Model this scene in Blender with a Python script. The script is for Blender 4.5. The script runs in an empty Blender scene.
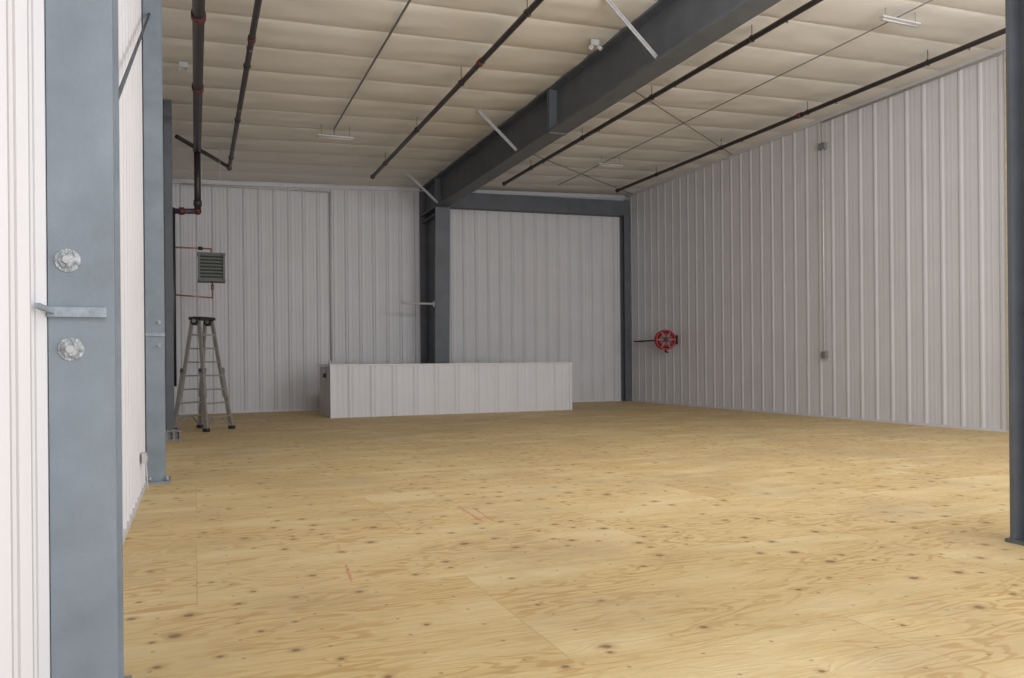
import bpy, math, random
from mathutils import Vector, Matrix, noise
random.seed(4)
S=0.7
D=25.7; XL=-0.61; XR=15.1; Y0=-3.0
def ceil_z(x): return 7.18+0.04*x

# ---------------- materials ----------------
def newmat(name):
    m=bpy.data.materials.new(name); m.use_nodes=True
    nt=m.node_tree; b=nt.nodes['Principled BSDF']
    return m,nt,b
def simple(name,col,rough=0.5,metal=0.0,var=0.08,scale=6.0,bump=0.0,bscale=60):
    m,nt,b=newmat(name)
    tc=nt.nodes.new('ShaderNodeTexCoord')
    n=nt.nodes.new('ShaderNodeTexNoise'); n.inputs['Scale'].default_value=scale; n.inputs['Detail'].default_value=5
    nt.links.new(tc.outputs['Object'],n.inputs['Vector'])
    r=nt.nodes.new('ShaderNodeValToRGB')
    r.color_ramp.elements[0].position=0.3; r.color_ramp.elements[1].position=0.7
    r.color_ramp.elements[0].color=(*[c*(1-var) for c in col],1)
    r.color_ramp.elements[1].color=(*[min(1,c*(1+var)) for c in col],1)
    nt.links.new(n.outputs['Fac'],r.inputs['Fac']); nt.links.new(r.outputs['Color'],b.inputs['Base Color'])
    b.inputs['Roughness'].default_value=rough; b.inputs['Metallic'].default_value=metal
    if bump:
        n2=nt.nodes.new('ShaderNodeTexNoise'); n2.inputs['Scale'].default_value=bscale; n2.inputs['Detail'].default_value=3
        nt.links.new(tc.outputs['Object'],n2.inputs['Vector'])
        bp=nt.nodes.new('ShaderNodeBump'); bp.inputs['Strength'].default_value=bump; bp.inputs['Distance'].default_value=0.01
        nt.links.new(n2.outputs['Fac'],bp.inputs['Height']); nt.links.new(bp.outputs['Normal'],b.inputs['Normal'])
    return m
M={}
M['panel']=simple('white_liner_panel',(0.60,0.60,0.635),0.45,0,0.03,1.5)
M['trim']=simple('white_trim',(0.60,0.60,0.63),0.4,0,0.03)
M['steel']=simple('primer_gray_steel',(0.19,0.225,0.265),0.5,0,0.14,5,0.1)
M['steel_dark']=simple('dark_primer_and_shade_steel',(0.098,0.110,0.130),0.55,0,0.12,4)  # girder's own dark tone; on the back-left column it stands for shade
M['weld']=simple('scuffed_steel',(0.27,0.31,0.36),0.5,0.1,0.2,20,0.3)
M['galv']=simple('galvanized',(0.42,0.43,0.45),0.45,0.3,0.12,25)
M['nut']=simple('zinc_bolt',(0.34,0.36,0.38),0.45,0.3,0.4,50,0.8)
M['black']=simple('black_pipe',(0.028,0.024,0.026),0.45,0.1,0.2,10)
M['rubber']=simple('black_rubber',(0.02,0.02,0.022),0.6,0,0.1)
M['red']=simple('red_coupling',(0.10,0.02,0.018),0.5,0,0.2,10)
M['redpaint']=simple('red_enamel',(0.36,0.010,0.022),0.4,0,0.1,10)
M['purple']=simple('primer_stain',(0.05,0.03,0.06),0.45,0,0.2,10)
M['copper']=simple('copper_pipe',(0.36,0.17,0.11),0.4,0.5,0.15,12)
M['heater']=simple('heater_enamel',(0.10,0.112,0.105),0.5,0,0.12,10)
M['alu']=simple('ladder_aluminium',(0.31,0.295,0.27),0.42,0.4,0.12,14)
M['block']=simple('concrete',(0.22,0.215,0.21),0.9,0,0.2,30,0.6)
M['conduit']=simple('conduit_grey',(0.55,0.55,0.56),0.4,0.05,0.08,10)
M['conduit_dk']=simple('conduit_dull',(0.22,0.22,0.225),0.45,0.2,0.1,10)
M['wood']=simple('edge_insulation',(0.50,0.44,0.33),0.8,0,0.15,10)
M['chalk']=simple('pink_chalk',(0.66,0.33,0.23),0.9,0,0.3,30)
M['fixture']=simple('fixture_white',(0.50,0.50,0.50),0.4,0,0.05)
def fabric():
    m,nt,b=newmat('insulation_facing')
    tc=nt.nodes.new('ShaderNodeTexCoord')
    mp=nt.nodes.new('ShaderNodeMapping'); mp.inputs['Scale'].default_value=(1.0,2.2,1)
    nt.links.new(tc.outputs['Object'],mp.inputs['Vector'])
    n=nt.nodes.new('ShaderNodeTexNoise'); n.inputs['Scale'].default_value=1.3; n.inputs['Detail'].default_value=4
    nt.links.new(mp.outputs['Vector'],n.inputs['Vector'])
    r=nt.nodes.new('ShaderNodeValToRGB'); r.color_ramp.elements[0].position=0.3; r.color_ramp.elements[1].position=0.7
    r.color_ramp.elements[0].color=(0.70,0.675,0.63,1); r.color_ramp.elements[1].color=(0.74,0.715,0.67,1)
    nt.links.new(n.outputs['Fac'],r.inputs['Fac']); nt.links.new(r.outputs['Color'],b.inputs['Base Color'])
    bp=nt.nodes.new('ShaderNodeBump'); bp.inputs['Strength'].default_value=0.35; bp.inputs['Distance'].default_value=0.025
    nt.links.new(n.outputs['Fac'],bp.inputs['Height']); nt.links.new(bp.outputs['Normal'],b.inputs['Normal'])
    b.inputs['Roughness'].default_value=0.5
    return m
M['fabric']=fabric()
def plywood():
    m,nt,b=newmat('plywood_sheets'); N=nt.nodes; L=nt.links
    tc=N.new('ShaderNodeTexCoord')
    br=N.new('ShaderNodeTexBrick'); br.inputs['Scale'].default_value=1
    br.inputs['Brick Width'].default_value=2.44; br.inputs['Row Height'].default_value=1.22
    br.inputs['Mortar Size'].default_value=0.0025; br.inputs['Mortar Smooth'].default_value=0.0
    br.inputs['Color1'].default_value=(0,0,0,1); br.inputs['Color2'].default_value=(1,1,1,1); br.inputs['Mortar'].default_value=(0.5,0.5,0.5,1)
    L.new(tc.outputs['Object'],br.inputs['Vector'])
    sc=N.new('ShaderNodeVectorMath'); sc.operation='SCALE'; sc.inputs['Scale'].default_value=37.0
    L.new(br.outputs['Color'],sc.inputs[0])
    ad=N.new('ShaderNodeVectorMath'); ad.operation='ADD'
    L.new(tc.outputs['Object'],ad.inputs[0]); L.new(sc.outputs[0],ad.inputs[1])
    def mth(op,a,bv=None,c=None):
        n=N.new('ShaderNodeMath'); n.operation=op
        for i,v in enumerate((a,bv,c)):
            if v is None: continue
            if isinstance(v,(int,float)): n.inputs[i].default_value=v
            else: L.new(v,n.inputs[i])
        return n.outputs[0]
    def mapr(v,a,b_,c,d,smooth=True):
        n=N.new('ShaderNodeMapRange'); n.interpolation_type='SMOOTHSTEP' if smooth else 'LINEAR'
        L.new(v,n.inputs['Value'])
        for k,x in zip(('From Min','From Max','To Min','To Max'),(a,b_,c,d)): n.inputs[k].default_value=x
        return n.outputs['Result']
    big=N.new('ShaderNodeTexNoise'); big.inputs['Scale'].default_value=0.55; L.new(tc.outputs['Object'],big.inputs['Vector'])
    def knots(sx,sy,thr,off,gain):
        kmap=N.new('ShaderNodeMapping'); kmap.inputs['Scale'].default_value=(sx,sy,0.0); kmap.inputs['Location'].default_value=(off,off,0)
        L.new(ad.outputs[0],kmap.inputs['Vector'])
        vo=N.new('ShaderNodeTexVoronoi'); vo.voronoi_dimensions='2D'; vo.inputs['Scale'].default_value=1.0
        L.new(kmap.outputs['Vector'],vo.inputs['Vector'])
        sep=N.new('ShaderNodeSeparateColor'); L.new(vo.outputs['Color'],sep.inputs[0])
        gate=mth('GREATER_THAN',mth('ADD',sep.outputs[0],mth('MULTIPLY',mth('SUBTRACT',big.outputs['Fac'],0.5),gain)),thr)
        dist=mth('MULTIPLY',vo.outputs['Distance'],mth('ADD',mth('MULTIPLY',sep.outputs[1],0.9),0.6))
        core=mth('MULTIPLY',mapr(dist,0.04,0.09,1,0),gate)
        ring=mth('MULTIPLY',mapr(dist,0.07,0.22,1,0),gate)
        wide=mth('MULTIPLY',mapr(dist,0.0,0.45,1,0),gate)
        return core,ring,wide
    core,ring,wide=knots(4.2,4.6,0.46,0.0,3.0)
    # fasteners: regular grid
    sx=N.new('ShaderNodeSeparateXYZ'); L.new(tc.outputs['Object'],sx.inputs[0])
    def cellpos(v,p):
        f=mth('FRACT',mth('DIVIDE',v,p)); return mth('MULTIPLY',mth('SUBTRACT',f,0.5),p)
    gx=cellpos(sx.outputs[0],0.305); gy=cellpos(sx.outputs[1],0.2033)
    dd=mth('SQRT',mth('ADD',mth('MULTIPLY',gx,gx),mth('MULTIPLY',gy,gy)))
    screw=mapr(dd,0.006,0.011,1,0)
    gm=N.new('ShaderNodeMapping'); gm.inputs['Scale'].default_value=(0.55,2.4,1.0); L.new(ad.outputs[0],gm.inputs['Vector'])
    gn=N.new('ShaderNodeTexNoise'); gn.inputs['Scale'].default_value=1.5; gn.inputs['Detail'].default_value=3.5; gn.inputs['Roughness'].default_value=0.5
    L.new(gm.outputs['Vector'],gn.inputs['Vector'])
    fld=mth('ADD',gn.outputs['Fac'],mth('MULTIPLY',wide,0.04))
    s=mth('SINE',mth('MULTIPLY',fld,110.0))
    line=mapr(s,-0.1,1.0,0,1)
    fm=N.new('ShaderNodeMapping'); fm.inputs['Scale'].default_value=(2.0,40,1); L.new(ad.outputs[0],fm.inputs['Vector'])
    fn=N.new('ShaderNodeTexNoise'); fn.inputs['Scale'].default_value=1.5; fn.inputs['Detail'].default_value=4; L.new(fm.outputs['Vector'],fn.inputs['Vector'])
    pm=N.new('ShaderNodeMapping'); pm.inputs['Scale'].default_value=(0.9,2.4,1); L.new(ad.outputs[0],pm.inputs['Vector'])
    pn=N.new('ShaderNodeTexNoise'); pn.inputs['Scale'].default_value=1.3; pn.inputs['Detail'].default_value=4; L.new(pm.outputs['Vector'],pn.inputs['Vector'])
    patch=mapr(pn.outputs['Fac'],0.40,0.60,0.15,1)
    def mix(fac,a,c):
        n=N.new('ShaderNodeMix'); n.data_type='RGBA'
        if isinstance(fac,(int,float)): n.inputs[0].default_value=fac
        else: L.new(fac,n.inputs[0])
        for i,v in ((6,a),(7,c)):
            if isinstance(v,tuple): n.inputs[i].default_value=v
            else: L.new(v,n.inputs[i])
        return n.outputs[2]
    sb=N.new('ShaderNodeSeparateColor'); L.new(br.outputs['Color'],sb.inputs[0])
    base=mix(sb.outputs[0],(0.69,0.535,0.275,1),(0.64,0.485,0.235,1))
    base=mix(mapr(fn.outputs['Fac'],0.35,0.7,0.0,0.35),base,(0.49,0.335,0.15,1))
    base=mix(mapr(pn.outputs['Fac'],0.3,0.5,0.5,0),base,(0.77,0.64,0.39,1))
    col=mix(mth('MULTIPLY',mth('MULTIPLY',line,patch),0.65),base,(0.47,0.275,0.10,1))
    col=mix(mth('MULTIPLY',ring,0.45),col,(0.40,0.24,0.11,1))
    col=mix(mth('MULTIPLY',core,0.72),col,(0.15,0.085,0.045,1))
    dn=N.new('ShaderNodeTexNoise'); dn.inputs['Scale'].default_value=0.8; dn.inputs['Detail'].default_value=8; dn.inputs['Roughness'].default_value=0.65; L.new(tc.outputs['Object'],dn.inputs['Vector'])
    col=mix(mapr(dn.outputs['Fac'],0.46,0.70,0,0.5),col,(0.43,0.33,0.20,1))
    col=mix(mth('MULTIPLY',screw,0.5),col,(0.17,0.11,0.07,1))
    col=mix(mth('MULTIPLY',br.outputs['Fac'],0.25),col,(0.20,0.13,0.07,1))
    L.new(col,b.inputs['Base Color'])
    b.inputs['Roughness'].default_value=0.6
    bp=N.new('ShaderNodeBump'); bp.inputs['Strength'].default_value=0.2; bp.inputs['Distance'].default_value=0.003
    L.new(mth('ADD',line,mth('MULTIPLY',br.outputs['Fac'],-2)),bp.inputs['Height']); L.new(bp.outputs['Normal'],b.inputs['Normal'])
    return m
M['ply']=plywood()

# ---------------- mesh builder ----------------
class B:
    def __init__(s): s.v=[];s.f=[];s.m=[];s.sm=[];s.mats=[]
    def mi(s,k):
        if k not in s.mats: s.mats.append(k)
        return s.mats.index(k)
    def face(s,idx,k,smooth=False): s.f.append(idx); s.m.append(s.mi(k)); s.sm.append(smooth)
    def hexa(s,P,k):
        n=len(s.v); s.v+= [tuple(p) for p in P]
        for q in ((0,3,2,1),(4,5,6,7),(0,1,5,4),(1,2,6,5),(2,3,7,6),(3,0,4,7)): s.face([n+i for i in q],k)
    def box(s,x0,x1,y0,y1,z0,z1,k):
        s.hexa([(x0,y0,z0),(x1,y0,z0),(x1,y1,z0),(x0,y1,z0),(x0,y0,z1),(x1,y0,z1),(x1,y1,z1),(x0,y1,z1)],k)
    def bar(s,p0,p1,w,h,k,up=(0,0,1)):
        p0=Vector(p0);p1=Vector(p1);d=(p1-p0).normalized();u=Vector(up)
        if abs(d.dot(u))>.98: u=Vector((0,1,0))
        r=d.cross(u).normalized(); u=r.cross(d).normalized()
        P=[]
        for p in (p0,p1):
            P+=[p-r*w/2-u*h/2,p+r*w/2-u*h/2,p+r*w/2+u*h/2,p-r*w/2+u*h/2]
        s.hexa(P,k)
    def cyl(s,p0,p1,r,k,n=14,r1=None,caps=True):
        p0=Vector(p0);p1=Vector(p1);d=(p1-p0).normalized()
        a=Vector((0,0,1)) if abs(d.z)<.9 else Vector((1,0,0))
        u=d.cross(a).normalized();w=d.cross(u)
        if r1 is None:r1=r
        o=len(s.v)
        for p,rr in ((p0,r),(p1,r1)):
            for i in range(n):
                t=2*math.pi*i/n; s.v.append(tuple(p+u*math.cos(t)*rr+w*math.sin(t)*rr))
        for i in range(n):
            j=(i+1)%n; s.face([o+i,o+j,o+n+j,o+n+i],k,True)
        if caps: s.face([o+i for i in range(n)][::-1],k); s.face([o+n+i for i in range(n)],k)
    def sph(s,c,r,k,n=10,sc=(1,1,1)):
        o=len(s.v);c=Vector(c)
        for i in range(n+1):
            for j in range(n*2):
                a=math.pi*i/n;t=math.pi*j/n
                s.v.append((c.x+r*sc[0]*math.sin(a)*math.cos(t),c.y+r*sc[1]*math.sin(a)*math.sin(t),c.z+r*sc[2]*math.cos(a)))
        for i in range(n):
            for j in range(n*2):
                k2=(j+1)%(n*2); s.face([o+i*2*n+j,o+(i+1)*2*n+j,o+(i+1)*2*n+k2,o+i*2*n+k2],k,True)
    def torus(s,c,ax,R,r,k,n=32,m=10):
        c=Vector(c);ax=Vector(ax).normalized();a=Vector((0,0,1)) if abs(ax.z)<.9 else Vector((1,0,0))
        u=ax.cross(a).normalized();w=ax.cross(u);o=len(s.v)
        for i in range(n):
            t=2*math.pi*i/n;e=u*math.cos(t)+w*math.sin(t)
            for j in range(m):
                q=2*math.pi*j/m; s.v.append(tuple(c+e*(R+r*math.cos(q))+ax*r*math.sin(q)))
        for i in range(n):
            for j in range(m):
                i2=(i+1)%n;j2=(j+1)%m
                s.face([o+i*m+j,o+i2*m+j,o+i2*m+j2,o+i*m+j2],k,True)
    def tube(s,pts,r,k,n=12):
        for a,b_ in zip(pts[:-1],pts[1:]): s.cyl(a,b_,r,k,n)
        for p in pts[1:-1]: s.sph(p,r*1.04,k,6)
    def panel(s,p0,p1,nrm,z0,zt,k,pitch=0.45,h=0.04,thick=0.12,off=0.0,mn=0.2):
        p0=Vector((*p0,0));p1=Vector((*p1,0));nrm=Vector((*nrm,0));L=(p1-p0).length;d=(p1-p0)/L
        prof=[];x=-off
        seq=[(0,0),(0.10,0),(0.118,mn),(0.132,mn),(0.15,0),(0.21,0),(0.228,mn),(0.242,mn),(0.26,0),(0.31,0),(0.355,1),(0.395,1),(0.44,0)]
        while x<L+pitch:
            for a,b_ in seq:
                q=x+a*pitch/0.45
                if 0<=q<=L: prof.append((q,b_*h))
            x+=pitch
        prof=[(0,0)]+prof+[(L,0)]
        o=len(s.v)
        for q,hh in prof:
            P=p0+d*q+nrm*hh
            zz=zt(P.x) if callable(zt) else zt
            s.v.append((P.x,P.y,z0)); s.v.append((P.x,P.y,zz))
        flip = d.cross(nrm).z<0
        for i in range(len(prof)-1):
            q=[o+2*i,o+2*i+2,o+2*i+3,o+2*i+1]
            s.face(q if flip else q[::-1],k)
        za=zt(p0.x) if callable(zt) else zt; zb=zt(p1.x) if callable(zt) else zt
        A=p0-nrm*0.004;Bq=p1-nrm*0.004;C=p1-nrm*thick;E=p0-nrm*thick
        s.hexa([(A.x,A.y,z0),(Bq.x,Bq.y,z0),(C.x,C.y,z0),(E.x,E.y,z0),(A.x,A.y,za),(Bq.x,Bq.y,zb),(C.x,C.y,zb),(E.x,E.y,za)],k)
    def make(s,name,origin=True):
        me=bpy.data.meshes.new(name)
        V=[Vector(v)*S for v in s.v]
        o=Vector((0,0,0))
        if origin:
            o=Vector(((min(v.x for v in V)+max(v.x for v in V))/2,(min(v.y for v in V)+max(v.y for v in V))/2,min(v.z for v in V)))
        me.from_pydata([v-o for v in V],[],s.f)
        for k in s.mats: me.materials.append(M[k])
        for i,p in enumerate(me.polygons): p.material_index=s.m[i]; p.use_smooth=s.sm[i]
        me.update()
        ob=bpy.data.objects.new(name,me); ob.location=o; bpy.context.collection.objects.link(ob)
        return ob

# ---------------- shell ----------------
b=B(); b.box(XL-.1,XR+.1,Y0,D+.1,-0.15,0,'ply'); b.make('floor',False)
b=B(); b.panel((XL-.1,D),(XR+.1,D),(0,-1),0,lambda x:ceil_z(x)+.05,'panel'); b.make('wall_back')
b=B(); b.panel((XL,D),(XL,Y0),(1,0),0,7.2,'panel',h=0.032,pitch=.36,mn=.35); b.make('wall_left')
b=B(); b.panel((XR,Y0),(XR,D),(-1,0),0,ceil_z(XR)+.05,'panel',h=0.017,mn=.15); b.make('wall_right')
b=B(); b.box(XL,XR-.05,D-.055,D-.001,0,.05,'trim'); b.make('baseboard_back')
b=B(); b.box(XR-.045,XR-.001,Y0,D-.06,0,.05,'trim'); b.make('baseboard_right')
b=B(); b.box(XL+.001,XL+.04,Y0,D-.06,0,.05,'trim'); b.make('baseboard_left')
b=B(); b.hexa([(XL,D-.07,ceil_z(XL)-.17),(XR,D-.07,ceil_z(XR)-.17),(XR,D-.001,ceil_z(XR)-.17),(XL,D-.001,ceil_z(XL)-.17),(XL,D-.07,ceil_z(XL)),(XR,D-.07,ceil_z(XR)),(XR,D-.001,ceil_z(XR)),(XL,D-.001,ceil_z(XL))],'trim'); b.make('trim_1')
b=B(); b.box(XR-.07,XR-.001,Y0,D-.08,ceil_z(XR)-.14,ceil_z(XR)-.02,'trim'); b.make('trim_2')
# ceiling : sagging insulation facing, pinched at each purlin
b=B(); nx=190; pit=1.22
xs=[XL-.05+(XR-XL+.1)*i/nx for i in range(nx+1)]
ys=[];y=math.floor(Y0/pit)*pit
while y<D+.05:
    for t in (0,.025,.05,.09,.15,.22,.3,.4,.5,.6,.7,.78,.85,.91,.95,.975):
        yy=y+t*pit
        if Y0<=yy<=D+.05: ys.append(yy)
    y+=pit
ys.append(D+.05)
for yy in ys:
    ph=(yy/pit)%1.0; sag=4*ph*(1-ph); cell=math.floor(yy/pit+1e-6); sd=min(ph,1-ph)
    for xx in xs:
        z=ceil_z(xx)-0.03-0.05*(sag**0.6)*(0.9+0.25*noise.noise(Vector((xx*.5,cell*3.1,0))))
        z-=0.03*noise.noise(Vector((xx*1.1,cell*1.7+ph*.8,4)))*sag
        z-=0.012*noise.noise(Vector((xx*4.5,cell*2.3,1)))*max(0,1-sd*3.5)*min(1,sd*20)
        z-=0.016*noise.noise(Vector((xx*.9,yy*3.2,7)))*sag
        b.v.append((xx,yy,z))
for j in range(len(ys)-1):
    for i in range(nx):
        o=j*(nx+1)+i; b.face([o,o+nx+1,o+nx+2,o+1],'fabric',True)
zl,zr=ceil_z(XL-.1)+.06,ceil_z(XR+.1)+.06
b.hexa([(XL-.1,Y0,zl),(XR+.1,Y0,zr),(XR+.1,D+.1,zr),(XL-.1,D+.1,zl),(XL-.1,Y0,zl+.1),(XR+.1,Y0,zr+.1),(XR+.1,D+.1,zr+.1),(XL-.1,D+.1,zl+.1)],'fabric')
b.make('ceiling')

# ---------------- steel ----------------
def hcol_y(b,x0,x1,y0,y1,z0,z1,k,t=.035,ft=.035):
    b.box(x0,x1,y0,y0+ft,z0,z1,k); b.box(x0,x1,y1-ft,y1,z0,z1,k)
    c=(x0+x1)/2; b.box(c-t/2,c+t/2,y0+ft,y1-ft,z0,z1,k)
def bolt(b,x,y,z,r=.045):
    b.cyl((x,y,z),(x,y-.006,z),r,'nut',18)
    b.cyl((x,y-.006,z),(x,y-.028,z),r*.68,'nut',6); b.cyl((x,y-.028,z),(x,y-.045,z),r*.33,'galv',10)
b=B(); x0,x1=-.574,-.322; zt=7.1; yc=3.8
hcol_y(b,x0,x1,yc,yc+.3,0.02,zt,'steel')
b.box(-.577,x1+.03,yc-.05,yc+.35,0,.02,'steel')
b.box(x0,x1-.03,yc-.03,yc+.02,1.708,1.75,'weld')
b.bar((x0+.02,yc-.02,1.73),(x0-.0,yc-.25,1.74),.02,.02,'weld')
bolt(b,x0+.075,yc,1.95,.05); bolt(b,x0+.085,yc,1.572,.05)
bolt(b,x0+.07,yc,3.4)
b.make('steel_column')
b=B(); hcol_y(b,-.577,-.365,10.9,11.25,0.03,7.1,'steel')
b.box(-.565,-.31,10.82,11.3,0,.03,'steel')
for x in (-.54,-.34): b.cyl((x,10.85,.03),(x,10.85,.09),.02,'nut',6)
b.box(-.577,-.35,10.88,10.93,1.87,1.91,'weld')
for z in (1.75,2.05): bolt(b,-.42,10.9,z,.025)
b.make('steel_column')
b=B(); hcol_y(b,-.565,-.42,17.9,18.3,0.03,7.1,'steel_dark'); b.box(-.565,-.38,17.85,18.35,0,.03,'steel_dark'); b.make('steel_column')  # column stands in shadow; the shade is put into its darker steel colour
b=B(); hcol_y(b,6.12,6.42,4.02,4.36,0.03,ceil_z(6.1)-.12,'steel_dark'); b.box(6.10,6.46,3.99,4.39,0,.03,'steel_dark'); b.make('steel_column')
b=B(); zc=6.5
hx0,hx1=7.08,7.56; yb=D-.06
c=(hx0+hx1)/2; ya_bot,ya_top,z0,z1=24.0,23.75,.03,zc-.03
b.hexa([(hx0,ya_bot,z0),(hx1,ya_bot,z0),(hx1,ya_bot+.05,z0),(hx0,ya_bot+.05,z0),(hx0,ya_top,z1),(hx1,ya_top,z1),(hx1,ya_top+.05,z1),(hx0,ya_top+.05,z1)],'steel_dark')
b.hexa([(c-.02,ya_bot+.05,z0),(c+.02,ya_bot+.05,z0),(c+.02,yb,z0),(c-.02,yb,z0),(c-.02,ya_top+.05,z1),(c+.02,ya_top+.05,z1),(c+.02,yb,z1),(c-.02,yb,z1)],'steel_dark')
b.box(hx0,hx1,yb-.05,yb,0.03,7.3,'steel_dark'); b.box(hx0-.04,hx1+.04,23.95,yb,0,.03,'steel_dark')
b.box(hx0+.02,hx1-.02,23.8,yb-.06,zc-.3,zc-.27,'steel_dark')
b.make('steel_column')
b=B(); hcol_y(b,XR-.28,XR-.06,D-.4,D-.1,0,7.5,'steel_dark'); b.make('corner_post')
b=B(); gz0=6.43; gx0,gx1=7.08,7.50; c=(gx0+gx1)/2; ztp=ceil_z(gx0)-.08
b.box(gx0,gx1,-1,yb-.055,gz0,gz0+.05,'steel_dark'); b.box(gx0,gx1,-1,yb-.055,ztp-.04,ztp,'steel_dark'); b.box(c-.02,c+.02,-1,yb-.055,gz0+.05,ztp-.04,'steel_dark')
for y in (15.2,15.28,7.5,7.58,23.8,3.0):
    b.box(gx0,gx1,y,y+.03,gz0-.02,ztp,'steel_dark')
for y in (23.6,17.1,11.05,5.0):
    b.bar((gx0+.03,y,gz0+.09),(6.15,y,7.36),.075,.015,'galv',up=(0,1,0)); b.bar((gx0+.03,y,gz0+.09),(6.15,y,7.36),.015,.05,'galv',up=(0,1,0))
b.make('roof_girder')
b=B()
def slb(x0,x1,y0,y1,za,zb,ha,hb,k): b.hexa([(x0,y0,za),(x1,y0,zb),(x1,y1,zb),(x0,y1,za),(x0,y0,ha),(x1,y0,hb),(x1,y1,hb),(x0,y1,ha)],k)
slb(7.57,XR-.29,D-.42,D-.08,6.76,6.90,6.80,6.94,'steel_dark'); slb(7.57,XR-.29,D-.42,D-.38,6.80,6.94,7.25,7.42,'steel_dark'); slb(7.57,XR-.29,D-.42,D-.2,7.25,7.42,7.28,7.45,'steel_dark')
b.make('eave_beam')
b=B(); b.bar((6.0,23.9,3.37),(7.06,23.9,3.37),.05,.06,'conduit_dk'); b.box(7.02,7.06,23.87,23.95,3.27,3.45,'conduit_dk'); b.make('strut_bracket')

# ---------------- sprinkler pipes ----------------
def sprinkler(x,z,y0,y1,r=.045,reds=(),end=None):
    b=B(); b.cyl((x,y0,z),(x,y1,z),r,'black',14)
    b.cyl((x,y1-.10,z),(x,y1,z),r*1.3,'red',14)
    for y in reds: b.cyl((x,y,z),(x,y+.14,z),r*1.3,'red',14)
    y=y0+1.5
    while y<y1-.3:
        b.cyl((x,y,z),(x,y,z-.07),.012,'black',8); b.cyl((x,y,z-.07),(x,y,z-.08),.022,'conduit_dk',10)
        b.cyl((x,y+.9,z),(x,y+.9,ceil_z(x)-.06),.007,'black',6); b.torus((x,y+.9,z),(0,1,0),r*1.2,.008,'black',16,6)
        y+=3.3
    if end: b.tube([(x,y1-.1,z)]+end,r,'black')
    return b.make('sprinkler_pipe')
sprinkler(13.6,7.4,-1,23.7,.05,(14.8,)); sprinkler(9.27,7.24,-1,23.4,.05,()); sprinkler(4.9,7.0,-1,22.9,.05,(13.4,))
sprinkler(.9,6.8,-1,22.4,.05,(13.3,),end=[(-.35,19.8,6.83)])
b=B(); x=.09; z=6.6
b.cyl((x,-1,z),(x,20,z),.085,'black',18)
for y in (2,7,12.2,15.4): b.cyl((x,y,z),(x,y+.16,z),.105,'red',18); b.cyl((x,y+1,z),(x,y+1,7.12),.012,'black',6)
b.sph((x,20,z),.095,'black'); b.cyl((x,20,z),(x,20,5.15),.075,'black',16)
b.cyl((x,20,5.4),(x,20,5.28),.095,'purple',16); b.sph((x,20,5.15),.085,'red')
b.cyl((x,20,5.15),(-.45,20,5.12),.065,'purple',16); b.cyl((-.2,20,5.135),(-.32,20,5.13),.09,'red',16); b.cyl((-.46,20,5.2),(-.46,20,1.0),.06,'black',14)
b.make('sprinkler_main')

# ---------------- conduits ----------------
def pipe_obj(name,pts,r,k='conduit',extra=None):
    b=B(); b.tube(pts,r,k,8)
    if extra: extra(b)
    return b.make(name)
pipe_obj('ceiling_conduit',[(3.15,-1,7.15),(3.15,19.0,7.15),(3.15,19.0,7.02)],.02,'conduit_dk')
pipe_obj('ceiling_conduit',[(11.4,-1,7.45),(11.4,23.8,7.45)],.012,'conduit_dk')
def strip(x0,x1,y,z):
    b=B(); b.box(x0,x1,y-.035,y+.035,z,z+.03,'fixture'); b.hexa([(x0,y-.07,z-.02),(x1,y-.07,z-.02),(x1,y+.07,z-.02),(x0,y+.07,z-.02),(x0,y-.035,z+.005),(x1,y-.035,z+.005),(x1,y+.035,z+.005),(x0,y+.035,z+.005)],'fixture')
    b.cyl((x0+.03,y,z-.03),(x1-.03,y,z-.03),.014,'fixture',10)
    zc=ceil_z((x0+x1)/2)-.05
    for xx in (x0+.1,x1-.1): b.cyl((xx,y,z+.03),(xx,y,zc),.006,'conduit_dk',6)
    b.make('strip_light')
strip(2.75,3.62,19.0,6.95); strip(11.1,11.9,20.4,7.32); strip(11.0,11.9,10.05,7.38)
def ex(b): b.box(4.02,4.18,D-.11,D-.05,1.4,1.6,'conduit')
pipe_obj('wall_conduit',[(XL+.3,D-.09,6.98),(4.1,D-.09,7.06),(4.1,D-.09,1.5)],.03,'conduit',ex)
def ex2(b):
    b.box(XR-.14,XR-.045,15.5,15.70,6.9,7.06,'conduit_dk'); b.box(XR-.14,XR-.045,15.53,15.67,1.52,1.70,'conduit_dk')
pipe_obj('wall_conduit',[(XR-.09,Y0,7.6),(XR-.09,15.6,7.6),(XR-.09,15.6,1.6)],.024,'conduit',ex2)
b=B()
for a,c_ in (((7.7,13.9),(XR-.1,19.2)),((7.7,19.4),(XR-.1,25.0))):
    b.cyl((*a,ceil_z(a[0])-.13),(*c_,ceil_z(c_[0])-.13),.009,'black',6)
b.make('roof_bracing_rods')
b=B(); b.cyl((-.50,4.2,2.3),(-.50,10.88,5.95),.016,'steel_dark',8); b.make('wall_bracing_rod')
b=B(); b.box(XR-.10,XR-.05,10.68,10.72,.075,7.6,'wood'); b.make('trim_3')
def eml(x,y,s=1):
    b=B(); zc=ceil_z(x)
    b.box(x-.09*s,x+.09*s,y-.02,y+.02,zc-.2,zc-.09,'fixture')
    for q in (-1,1): b.cyl((x+q*.05*s,y,zc-.2),(x+q*.12*s,y-.05,zc-.27),.035*s,'fixture',12,r1=.045*s)
    b.make('emergency_light')
eml(6.8,12.6,.9); eml(-.15,15.6,.8)

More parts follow.
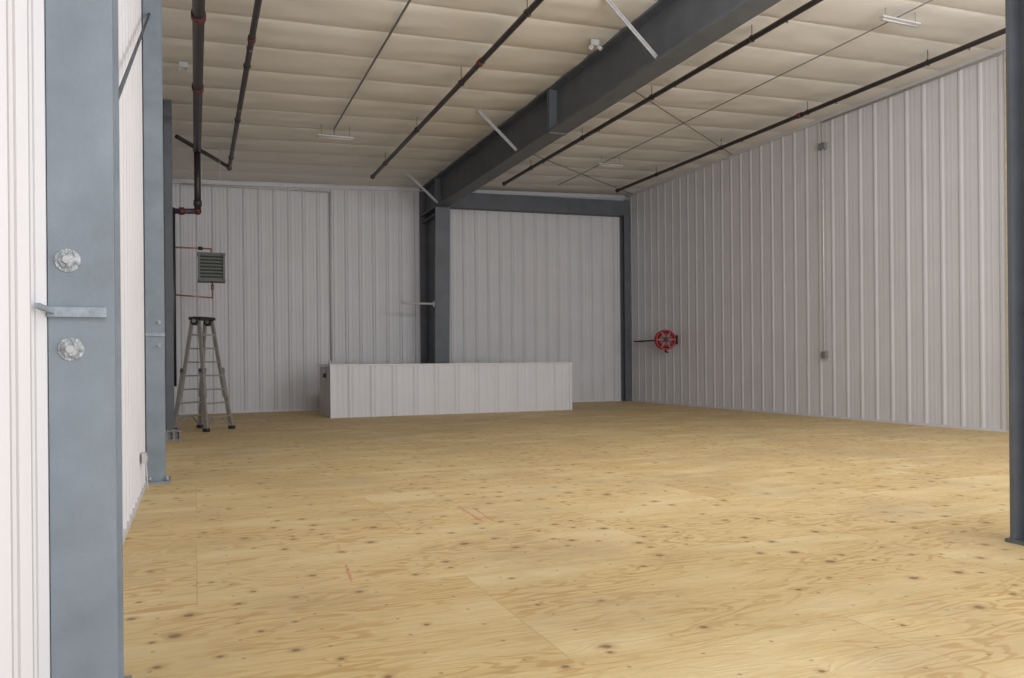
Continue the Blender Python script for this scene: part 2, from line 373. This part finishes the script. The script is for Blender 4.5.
# ---------------- half wall ----------------
b=B(); H=1.44; hx0,hx1,hy=3.48,10.8,21.8
b.panel((hx0,hy),(hx1,hy),(0,-1),0,H,'panel',pitch=.62,h=.03,thick=.16)
b.panel((hx0,24.0),(hx0,hy+.02),(-1,0),0,H-.02,'panel',pitch=.62,h=.03,thick=.16)
b.panel((hx1,hy+.02),(hx1,24.0),(1,0),0,H-.01,'panel',pitch=.62,h=.03,thick=.16)
b.box(hx0-.04,hx1+.04,hy-.04,hy+.2,H,H+.035,'trim'); b.box(hx0-.04,hx0+.2,hy+.2,24.03,H,H+.035,'trim'); b.box(hx1-.2,hx1+.04,hy+.2,24.03,H,H+.035,'trim')
b.box(hx0-.04,hx0+.05,hy-.04,hy+.03,0,H,'trim'); b.box(hx1-.05,hx1+.04,hy-.04,hy+.03,0,H,'trim')
b.box(hx0-.06,hx0-.025,22.7,22.95,1.1,1.22,'rubber')
b.make('half_wall')

# ---------------- ladder ----------------
b=B(); C=Vector((.16,19.35,0)); ph=math.radians(-42); a=Vector((math.cos(ph),math.sin(ph),0)); w=Vector((-math.sin(ph),math.cos(ph),0))
HT=2.5; Z=Vector((0,0,1))
for sgn in (1,-1):
    def P(t,side,extra=0):
        spread=.46*(1-t)+.10*t
        half=(.21+extra)+ (.16*(1-t))
        return C+a*(sgn*spread)+w*(side*half)+Z*(HT*t)
    for side in (1,-1):
        b.bar(P(.30,side),P(1,side),.045,.08,'alu',up=a)
        b.bar(P(0.015,side,.05),P(.56,side,.04),.05,.095,'alu',up=a)
        b.bar(P(.52,side,.04),P(.57,side,.04),.07,.12,'conduit_dk',up=a)
        b.cyl(P(.55,side,.06),P(.55,side,.11),.025,'rubber',8)
        f=P(0,side,.05); b.bar(f,f+Z*.08,.10,.12,'rubber',up=a)
    for i in range(1,8):
        t=i/8.0
        e=.05 if t<.54 else 0
        b.bar(P(t,-1,e),P(t,1,e),.055,.035,'alu')
    for side in (1,-1): b.bar(P(.125,side*.35,.0),P(.02,side,.05),.03,.03,'alu')
for side in (1,-1):
    p=C+w*side*.21+Z*HT
    b.cyl(p-w*.05,p+w*.05,.10,'rubber',20); b.cyl(p-w*.06*side,p+w*.07*side,.045,'alu',14)
b.bar(C+w*.24+Z*(HT+.06),C-w*.24+Z*(HT+.06),.34,.07,'rubber')
b.bar(C-a*.3+w*.3+Z*1.25,C+a*.3+w*.3+Z*1.25,.02,.035,'alu')
b.make('folding_ladder')

# ---------------- unit heater ----------------
b=B(); cx,cy,cz=.40,21.0,3.93; hw,hd,hh=.31,.24,.33
b.box(cx-hw,cx+hw,cy-hd,cy+hd,cz-hh,cz+hh,'heater')
for zz in (-hh,hh): b.box(cx-hw-.015,cx+hw+.015,cy-hd-.02,cy+hd+.02,cz+zz-.025,cz+zz+.025,'heater')
for i in range(7):
    zz=cz-hh+.08+i*(2*hh-.16)/6
    b.bar((cx-hw+.04,cy-hd-.03,zz),(cx+hw-.04,cy-hd-.03,zz),.06,.012,'heater',up=(0,.5,.85))
for xx in (-hw+.02,hw-.02): b.box(cx+xx-.025,cx+xx+.025,cy-hd-.07,cy-hd,cz-hh,cz+hh,'heater')
b.torus((cx,cy+hd+.06,cz),(0,1,0),.24,.015,'rubber'); b.cyl((cx,cy+hd,cz),(cx,cy+hd+.16,cz),.09,'rubber',16)
for k in range(3):
    t=k*math.pi/3; b.bar((cx-.24*math.cos(t),cy+hd+.07,cz-.24*math.sin(t)),(cx+.24*math.cos(t),cy+hd+.07,cz+.24*math.sin(t)),.012,.012,'rubber')
for xx in (-.22,.22): b.cyl((cx+xx,cy,cz+hh),(cx+xx,cy,ceil_z(cx)-.08),.007,'conduit',8)
b.tube([(cx,cy,cz+hh),(cx,cy,cz+hh+.15),(XL+.06,cy,cz+hh+.15)],.02,'copper'); b.tube([(cx+.02,cy,cz-hh),(cx+.02,cy,cz-hh-.42),(XL+.06,cy,cz-hh-.36)],.02,'copper')
b.cyl((cx+.02,cy,cz-hh-.1),(cx+.02,cy,cz-hh-.22),.04,'copper',10); b.cyl((cx-.2,cy,cz+hh+.15),(cx-.3,cy,cz+hh+.15),.045,'rubber',10)
b.make('unit_heater')

# ---------------- hose reel ----------------
b=B(); c=Vector((14.62,22.35,2.2)); ax=Vector((-.35,-.94,0)).normalized()
for d in (-.13,.13):
    b.torus(c+ax*d,ax,.31,.03,'redpaint',40)
b.cyl(c-ax*.138,c-ax*.122,.31,'redpaint',40)
for i,d in enumerate((-.10,-.06,-.02,.02,.06,.10)): b.torus(c+ax*d,ax,.22,.03,'red',36)
b.cyl(c-ax*.12,c+ax*.13,.2,'red',28); b.cyl(c-ax*.2,c+ax*.2,.05,'rubber',14); b.cyl(c+ax*.12,c+ax*.16,.09,'rubber',20)
for k in range(6):
    t=k*2*math.pi/6; u=ax.cross(Vector((0,0,1))).normalized(); e=u*math.cos(t)+Vector((0,0,1))*math.sin(t)
    b.bar(c+ax*.14,c+ax*.14+e*.31,.045,.02,'redpaint',up=ax)
b.box(14.75,XR-.06,22.30,22.42,2.16,2.24,'rubber'); b.box(XR-.09,XR-.04,22.25,22.47,2.05,2.35,'rubber')
b.bar(c-ax*.15,c-ax*.35,.06,.06,'rubber')
b.bar((14.72,22.6,2.2),(14.72,24.5,2.2),.05,.05,'rubber'); b.bar((14.72,24.45,2.2),(XR-.04,24.45,2.2),.05,.05,'rubber')
b.tube([c+Vector((0,-.02,-.27)),c+Vector((.02,0,-.4)),c+Vector((.1,0,-.42))],.03,'rubber')
b.make('fire_hose_reel')

# ---------------- small stuff ----------------
b=B(); x0,x1,y0,y1=-.54,-.26,16.75,17.05; zt=.22
b.box(x0,x1,y0,y1,0,.04,'block'); b.box(x0,x1,y0,y1,zt-.04,zt,'block')
for xx in (x0,(x0+x1)/2-.02,x1-.04): b.box(xx,xx+.04,y0,y1,.04,zt-.04,'block')
b.box(x0+.04,x1-.04,y0+.08,y1,.04,zt-.04,'block'); b.make('concrete_block')
b=B(); b.box(XL+.04,XL+.09,9.8,9.93,.38,.50,'fixture'); b.box(XL+.09,XL+.1,9.84,9.90,.41,.47,'nut'); b.tube([(XL+.08,9.88,.38),(XL+.1,9.88,.05)],.008,'fixture'); b.make('outlet_box')
b=B()
def mark(x0,y0,x1,y1,w=.03):
    d=Vector((x1-x0,y1-y0,0)).normalized(); n=Vector((-d.y,d.x,0))*w/2
    b.hexa([Vector((x0,y0,.001))-n,Vector((x1,y1,.001))-n,Vector((x1,y1,.001))+n,Vector((x0,y0,.001))+n,Vector((x0,y0,.003))-n,Vector((x1,y1,.003))-n,Vector((x1,y1,.003))+n,Vector((x0,y0,.003))+n],'chalk')
mark(2.53,7.75,2.5,6.9,.025); mark(2.64,7.5,2.6,6.95,.015); mark(1.03,5.85,.99,5.4,.016); mark(.2,8.5,.2,8.15,.013); mark(5.5,10.5,5.8,10.2,.02)
mark(1.08,6.5,1.06,6.25,.01); mark(2.2,9.6,2.6,9.55,.015)
b.make('chalk_marks')

# ---------------- lights ----------------
W=bpy.data.worlds.new('World'); bpy.context.scene.world=W; W.use_nodes=True
W.node_tree.nodes['Background'].inputs['Color'].default_value=(0.95,0.97,1,1); W.node_tree.nodes['Background'].inputs['Strength'].default_value=0.6
def area(name,loc,target,sx,sy,power,col=(1,1,1)):
    l=bpy.data.lights.new(name,'AREA'); l.shape='RECTANGLE'; l.size=sx; l.size_y=sy; l.energy=power; l.color=col
    o=bpy.data.objects.new(name,l); o.location=Vector(loc)*S
    o.rotation_euler=(Vector(target)-Vector(loc)).to_track_quat('-Z','Y').to_euler(); bpy.context.collection.objects.link(o)
area('bay_door_daylight',(7,-2.6,3.6),(7.3,20,3.9),9.5,4.2,425,(.98,.985,1))
area('overhead_wall_fill',(7.2,5.2,6.0),(8.2,22,1.5),6,.5,190,(1,.99,.98))  # added fill out of view, evens the light on the walls; no real fixture
area('low_ceiling_fill',(7,-1.5,.7),(8,15,7.2),7,.6,112,(1,.985,.97))  # added upward fill behind the camera to lift the ceiling; no real fixture

# ---------------- camera ----------------
cam=bpy.data.cameras.new('Camera'); co=bpy.data.objects.new('Camera',cam); bpy.context.collection.objects.link(co)
R=Vector((.9266,-.3761,0)); U=Vector((0,0,1)); ro=.009
cx_=(R-U*ro).normalized(); cy_=(U+R*ro).normalized(); cz_=cx_.cross(cy_)
m=Matrix((cx_,cy_,cz_)).transposed().to_4x4(); m.translation=Vector((0,0,1.5*S)); co.matrix_world=m
cam.sensor_width=36; cam.lens=781/1024*36; cam.shift_y=23/1024; cam.clip_start=.05
bpy.context.scene.camera=co
bpy.context.scene.view_settings.view_transform='Standard'
